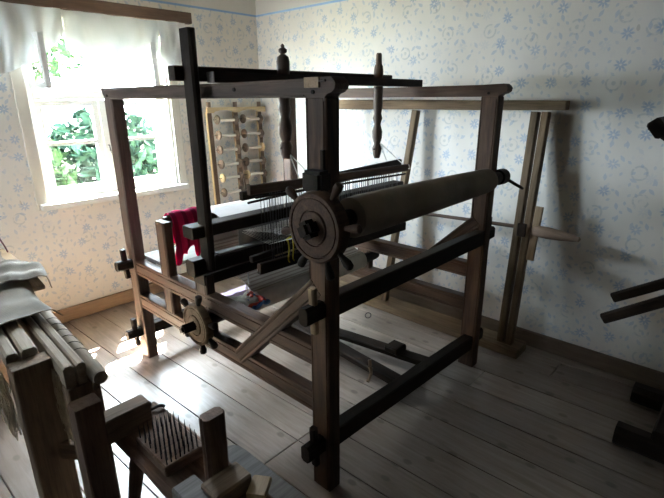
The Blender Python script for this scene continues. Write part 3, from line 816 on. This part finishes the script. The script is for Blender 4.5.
# wooden lath and second board leaning in the corner behind the rack
tag(bar('wooden_lath', (1.62, 2.52, 0.0), (1.57, 2.560, 1.06), .05, .018, M['rack'], None), 'brown wooden lath leaning on the wall behind the spool rack', 'board')

# ------------------------------------------------------------------ leaning frame on the right wall
F = M['frame_old']
LF = thing('warping_frame', 'tall weathered wooden frame leaning against the flowered right wall', 'frame', (1.65, .6, 0))
bar('sill_beam', (1.655, -.165, .032), (1.655, 1.55, .032), .165, .062, F, LF, 0, .005, None, .002)
bar('top_beam', (1.762, 1.50, 1.553), (1.762, -.20, 1.553), .075, .072, F, LF, 0, .006, None, .002, None, .052)
def fx(z): return 1.64 + (1.757 - 1.64) * z / 1.52
bar('frame_post', (fx(.06), .93, .062), (fx(1.51), .79, 1.517), .05, .045, F, LF, 0, .004, None, .002)
p1 = bar('frame_post', (fx(.06) - .005, -.030, .062), (fx(1.51), -.032, 1.517), .055, .042, F, LF, 0, .004, None, .001)
p2 = bar('frame_post', (fx(.06) - .005, -.088, .062), (fx(1.51), -.092, 1.517), .055, .040, F, LF, 0, .004, None, .001)
sp_ = rod('spindle_rod', (fx(.8), .88, .80), (fx(.83), -.14, .835), .012, M['beam'], LF, n=10)
lathe('spindle_handle', (1.672, -.135, .835), (1.665, -.40, .828), [(0, .026), (.05, .033), (.3, .036), (.6, .030), (.85, .020), (.93, .014), (.97, .015), (1, .006)], M['rack'], LF, 18)
bar('wedge_board', (fx(.62) - .035, -.142, .65), (fx(1.0) - .035, -.150, .98), .018, .045, M['pale'], LF, 0, .006)
obj('spindle_block', bevel(box_bm(1.635, 1.655, -.098, -.048, .79, .87), .003), K, LF)

# ------------------------------------------------------------------ iron ring on the floor
bm = bmesh.new(); R_, r_ = .022, .0035
tv = [[bm.verts.new(((R_ + r_ * math.cos(b * PI / 4)) * math.cos(a * PI / 12), r_ * math.sin(b * PI / 4), (R_ + r_ * math.cos(b * PI / 4)) * math.sin(a * PI / 12))) for b in range(8)] for a in range(24)]
for a in range(24):
    for b in range(8): bm.faces.new((tv[a][b], tv[(a + 1) % 24][b], tv[(a + 1) % 24][(b + 1) % 8], tv[a][(b + 1) % 8]))
tag(obj('iron_ring', bm, M['iron'], None, Matrix.Translation((1.407, .908, .0225)) @ Matrix.Rotation(-.7, 4, 'Z') @ Matrix.Rotation(.5, 4, 'Y'), True), 'small iron ring fixed in the floorboards under the loom', 'ring')

# ------------------------------------------------------------------ yarn reel at the right edge
YR = thing('yarn_reel', 'dark wooden yarn reel with paired arms, cut off by the right edge', 'reel', (1.3, -1.25, 0))
hub = (1.13, -1.30, 1.12)
for xx, da in ((1.0, 0), (1.22, math.radians(2))):
    for k in range(6):
        a = math.radians(-37 + 63 * 0) + k * PI / 3 + da if k else math.radians(-36) + da
        a = math.radians(-36 + 70 * (k == 1) + (k > 1) * (34 + 65 * (k - 1) - 0)) + da if k > 0 else a
        Lr = .745 if k == 0 else .68
        bar('reel_arm', (xx, hub[1], hub[2]), (xx, hub[1] + Lr * math.cos(a), hub[2] + Lr * math.sin(a)), .03, .045, K, YR, 0, .008)
for k in (1, 3, 5):
    a = math.radians(34 + 65 * (k - 1))
    cy, cz = hub[1] + .655 * math.cos(a), hub[2] + .655 * math.sin(a)
    bar('reel_bar', (.985, cy, cz), (1.24, cy, cz), .07, .05, K, YR, a + .3, .008)
rod('reel_axle', (.93, hub[1], hub[2]), (1.50, hub[1], hub[2]), .022, K, YR)
bar('reel_post', (1.42, -1.30, .07), (1.42, -1.30, 1.20), .07, .07, K, YR, 0, .006)
bar('reel_foot', (1.17, -.81, .05), (1.17, -1.75, .05), .10, .10, K, YR, 0, .03)
bar('reel_foot', (1.60, -.80, .05), (1.60, -1.75, .05), .10, .10, K, YR, 0, .03)
bar('reel_base_board', (1.13, -1.08, .13), (1.64, -1.08, .13), .26, .055, K, YR, 0, .01)
bar('reel_base_board', (1.13, -1.40, .13), (1.64, -1.40, .13), .20, .055, K, YR, 0, .01)

# ------------------------------------------------------------------ flax brake in the left foreground
Bk, Bd = M['brake'], M['brake_dark']
FB = thing('flax_brake', 'old grey-brown flax brake with long parallel rails in the left foreground', 'flax brake', (-.76, 1.0, 0))
bar('end_post', (-.812, .665, 0), (-.812, .665, .738), .125, .075, Bk, FB, 0, .005, (-.4, .3), .001)
bar('end_post', (-.812, 1.75, 0), (-.812, 1.75, .70), .125, .075, Bk, FB, 0, .005)
bar('end_post', (-.708, .515, 0), (-.708, .515, .672), .105, .06, Bk, FB, 0, .005, (-.5, .5), .001)
bar('end_post', (-.66, 1.75, 0), (-.66, 1.75, .665), .10, .06, Bk, FB, 0, .005)
for xa, w in ((-.850, .038), (-.797, .050)):
    bar('brake_blade', (xa, .706, .728), (xa + .06, 1.78, .735), w, .075, M['rail'], FB, 0, .008, None, .001)
for xa, w, h, z in ((-.742, .034, .085, .70), (-.703, .030, .09, .695)):
    bar('brake_blade', (xa, .495, z + .012), (xa + .06, 1.78, z), w, h, M['rail'], FB, 0, .008, None, .001)
ra = rod('brake_roller', (-.668, .43, .705), (-.60, 1.78, .705), .027, M['rail'], FB, n=18)
bar('roller_board', (-.672, .475, .672), (-.604, 1.78, .672), .022, .07, Bk, FB, 0, .004)
for k in range(6):
    y = .62 + .07 * k; x = -.668 + .05 * (y - .43)
    obj('lashing', tube_bm([(x + .028 * math.cos(a), y + .012 * a, .705 + .028 * math.sin(a)) for a in [q * .35 for q in range(-2, 11)]], .0011, 5), M['iron'], ra)
bar('stretcher', (-.80, .665, .36), (-.70, .53, .36), .03, .07, Bk, FB)
bar('side_stretcher', (-.70, .53, .40), (-.66, 1.75, .40), .035, .07, Bk, FB)
bar('side_stretcher', (-.812, .70, .30), (-.812, 1.72, .30), .035, .07, Bk, FB)
# flax tow hanging between the blades
bm = bmesh.new()
for k in range(46):
    y = random.uniform(.56, .64); x = random.uniform(-.762, -.748); z = .70
    pts = [(x, y, z)]
    for q in range(5): pts.append((x + random.uniform(-.008, .008), y + random.uniform(-.012, .012), z - (q + 1) * random.uniform(.045, .06)))
    tube_bm(spline(pts, 3), .0016, 4, bm)
for k in range(40):
    y = random.uniform(.68, .78); x = random.uniform(-.905, -.885); z = .70
    pts = [(x, y, z)]
    for q in range(5): pts.append((x + random.uniform(-.006, .012), y + random.uniform(-.012, .012), z - (q + 1) * random.uniform(.04, .055)))
    tube_bm(spline(pts, 3), .0018, 4, bm)
tag(obj('flax_tow', bm, M['tow']), 'pale wisps of flax tow hanging from the rails of the flax brake', 'flax', kind='stuff')
# grey linen cloth lying over the rails
def drape(name, label, x0, x1, y0, y1, zf, th, mat, ruffle, seed, hang=0.0):
    random.seed(seed); g = []; n, m = 36, 36
    for i in range(n + 1):
        t = i / n; row = []
        for j in range(m + 1):
            s = j / m
            x = x0 + (x1 - x0) * t + .02 * math.sin(s * 5 + seed); y = y0 + (y1 - y0) * s + .018 * math.sin(t * 7 + seed)
            z = zf(x, y) + ruffle * (math.sin(y * 34 + x * 9 + seed) * .6 + math.sin(x * 47 - y * 12) * .4 + .0) + ruffle
            if hang and t > .85: z -= hang * ((t - .85) / .15) ** 1.4; x -= .03 * ((t - .85) / .15)
            row.append(Vector((x, y, z)))
        g.append(row)
    o = obj(name, sheet_bm(g, th), mat, None, None, True); tag(o, label, 'cloth'); return o
drape('linen_cloth', 'grey linen cloth lying over the near rails of the flax brake', -1.0, -.585, .93, 1.52, lambda x, y: .786 + .012 * (y - 1.0), .004, M['grey_linen'], .0045, 3, .03)
drape('linen_cloth', 'ruffled grey linen cloth behind the smooth one, sagging off the brake', -.80, -.49, 1.30, 1.66, lambda x, y: .812 - .30 * max(0, x + .58), .004, M['grey_linen'], .014, 5, .05)
bar('cover_board', (-.60, 1.36, .742), (-.56, 1.80, .742), .10, .02, M['rail'], FB, 0, .003)
# chest behind the brake with cloth and a turned post with cord
CH = thing('low_chest', 'low light-brown wooden chest behind the cloth by the window wall', 'chest', (-.85, 2.15, 0))
obj('chest_body', bevel(box_bm(-1.35, -.51, 1.88, 2.34, .0, .68), .006), M['rack'], CH)
obj('chest_lid', bevel(box_bm(-1.37, -.49, 1.85, 2.36, .681, .71), .005), M['pale'], CH)
drape('linen_cloth', 'flat folded grey linen cloth on the chest beside the window wall', -1.10, -.53, 1.86, 2.26, lambda x, y: .713, .006, M['grey_linen'], .003, 8, .0)
PD = thing('distaff', 'brown turned distaff post at the left edge standing on the chest', 'distaff', (-.64, 2.1, .7))
lathe('shaft', (-.615, 2.30, .712), (-.615, 2.30, .925), [(0, .03), (.1, .032), (.14, .016), (.4, .02), (.7, .028), (.85, .020), (.95, .012), (1, .004)], M['rack'], PD, 18)
ct = tube_bm(spline([(-.60, 2.265, .84), (-.612, 2.25, .868), (-.575, 2.25, .872), (-.53, 2.25, .84), (-.52, 2.24, .80), (-.51, 2.22, .76), (-.505, 2.19, .725)], 6), .0045, 7)
tag(obj('braided_cord', ct, M['cord'], None, None, True), 'thin maroon braided cord hanging from the distaff at the left edge', 'cord')

# ------------------------------------------------------------------ hackle bench in the foreground
HB = thing('hackle_bench', 'low rough wooden bench with a clamped peg post carrying the hackle', 'bench', (-.55, .2, 0))
bar('bench_arm_post', (-.735, .415, 0), (-.735, .415, .652), .085, .07, Bd, HB, 0, .005, None, .001)
bar('bench_arm', (-.692, .44, .500), (-.528, .44, .500), .075, .095, Bk, HB, 0, .005)
bar('bench_plank', (-.555, .52, .432), (-.545, -.30, .432), .205, .05, Bd, HB, 0, .012, None, .002)
bar('peg_post', (-.520, -.005, .458), (-.520, -.005, .70), .075, .045, Bd, HB, 0, .014, (0,), .001)
obj('clamp_block', bevel(box_bm(-.60, -.47, -.12, -.035, .458, .515), .006), Bk, HB)
obj('clamp_block', bevel(box_bm(-.66, -.58, -.09, .03, .458, .500), .006), M['grey_board'], HB)
bar('clamp_wedge', (-.50, -.17, .482), (-.44, -.13, .482), .06, .02, M['pale'], HB, 0, .004)
gb = bmesh.new(); ring = [(-.46, -.40), (-.46, .08)] + [(-.405 + .055 * math.cos(a), .10 + .05 * math.sin(a)) for a in [PI - q * PI / 8 for q in range(1, 8)]] + [(-.35, .08), (-.35, -.40)]
a = [gb.verts.new((x, y, .385)) for x, y in ring]; b = [gb.verts.new((x, y, .405)) for x, y in ring]; gb.faces.new(a); gb.faces.new(b)
for i in range(len(a)): gb.faces.new((a[i], a[(i + 1) % len(a)], b[(i + 1) % len(a)], b[i]))
obj('side_board', gb, M['grey_board'], HB)
bar('board_bearer', (-.62, -.2, .395), (-.36, -.2, .375), .05, .025, Bd, HB)
for (xa, ya, xb, yb) in ((-.61, .36, -.67, .42), (-.49, .40, -.44, .46), (-.61, -.2, -.67, -.26), (-.49, -.2, -.44, -.26)):
    lathe('leg', (xb, yb, 0), (xa, ya, .415), [(0, .016), (.5, .022), (.85, .028), (1, .022)], Bd, HB, 12)
obj('iron_hook', tube_bm(spline([(-.565, .50, .462), (-.54, .495, .475), (-.515, .50, .492), (-.495, .49, .480), (-.505, .47, .466), (-.47, .46, .470), (-.455, .45, .462)], 5), .006, 8), M['iron'], HB)
HK = thing('hackle', 'square hackle board full of upright iron spikes on the bench', 'hackle', (-.56, .21, .457))
obj('hackle_board', bevel(box_bm(-.632, -.488, .110, .315, .459, .500), .005), M['brake_dark'], HK)
spike0 = None
for i in range(8):
    for j in range(11):
        x = -.619 + .108 * i / 7 + (.010 if j % 2 else 0) ; y = .123 + .180 * j / 10
        tx, ty = random.uniform(-.06, .06), random.uniform(-.06, .06)
        mm = Matrix.Translation((x, y, .499)) @ Matrix.Rotation(tx, 4, 'X') @ Matrix.Rotation(ty, 4, 'Y')
        if spike0 is None:
            bm = lathe_bm([(0, .0021), (.02, .0019), (.055, .0005)], 7)
            for v in bm.verts: v.co = Vector((v.co.y, v.co.z, v.co.x))
            spike0 = obj('spike', bm, M['iron'], HK, mm)
        else:
            s = spike0.copy(); C.objects.link(s); s.parent = HK; s.matrix_local = W[HK.name].inverted() @ mm
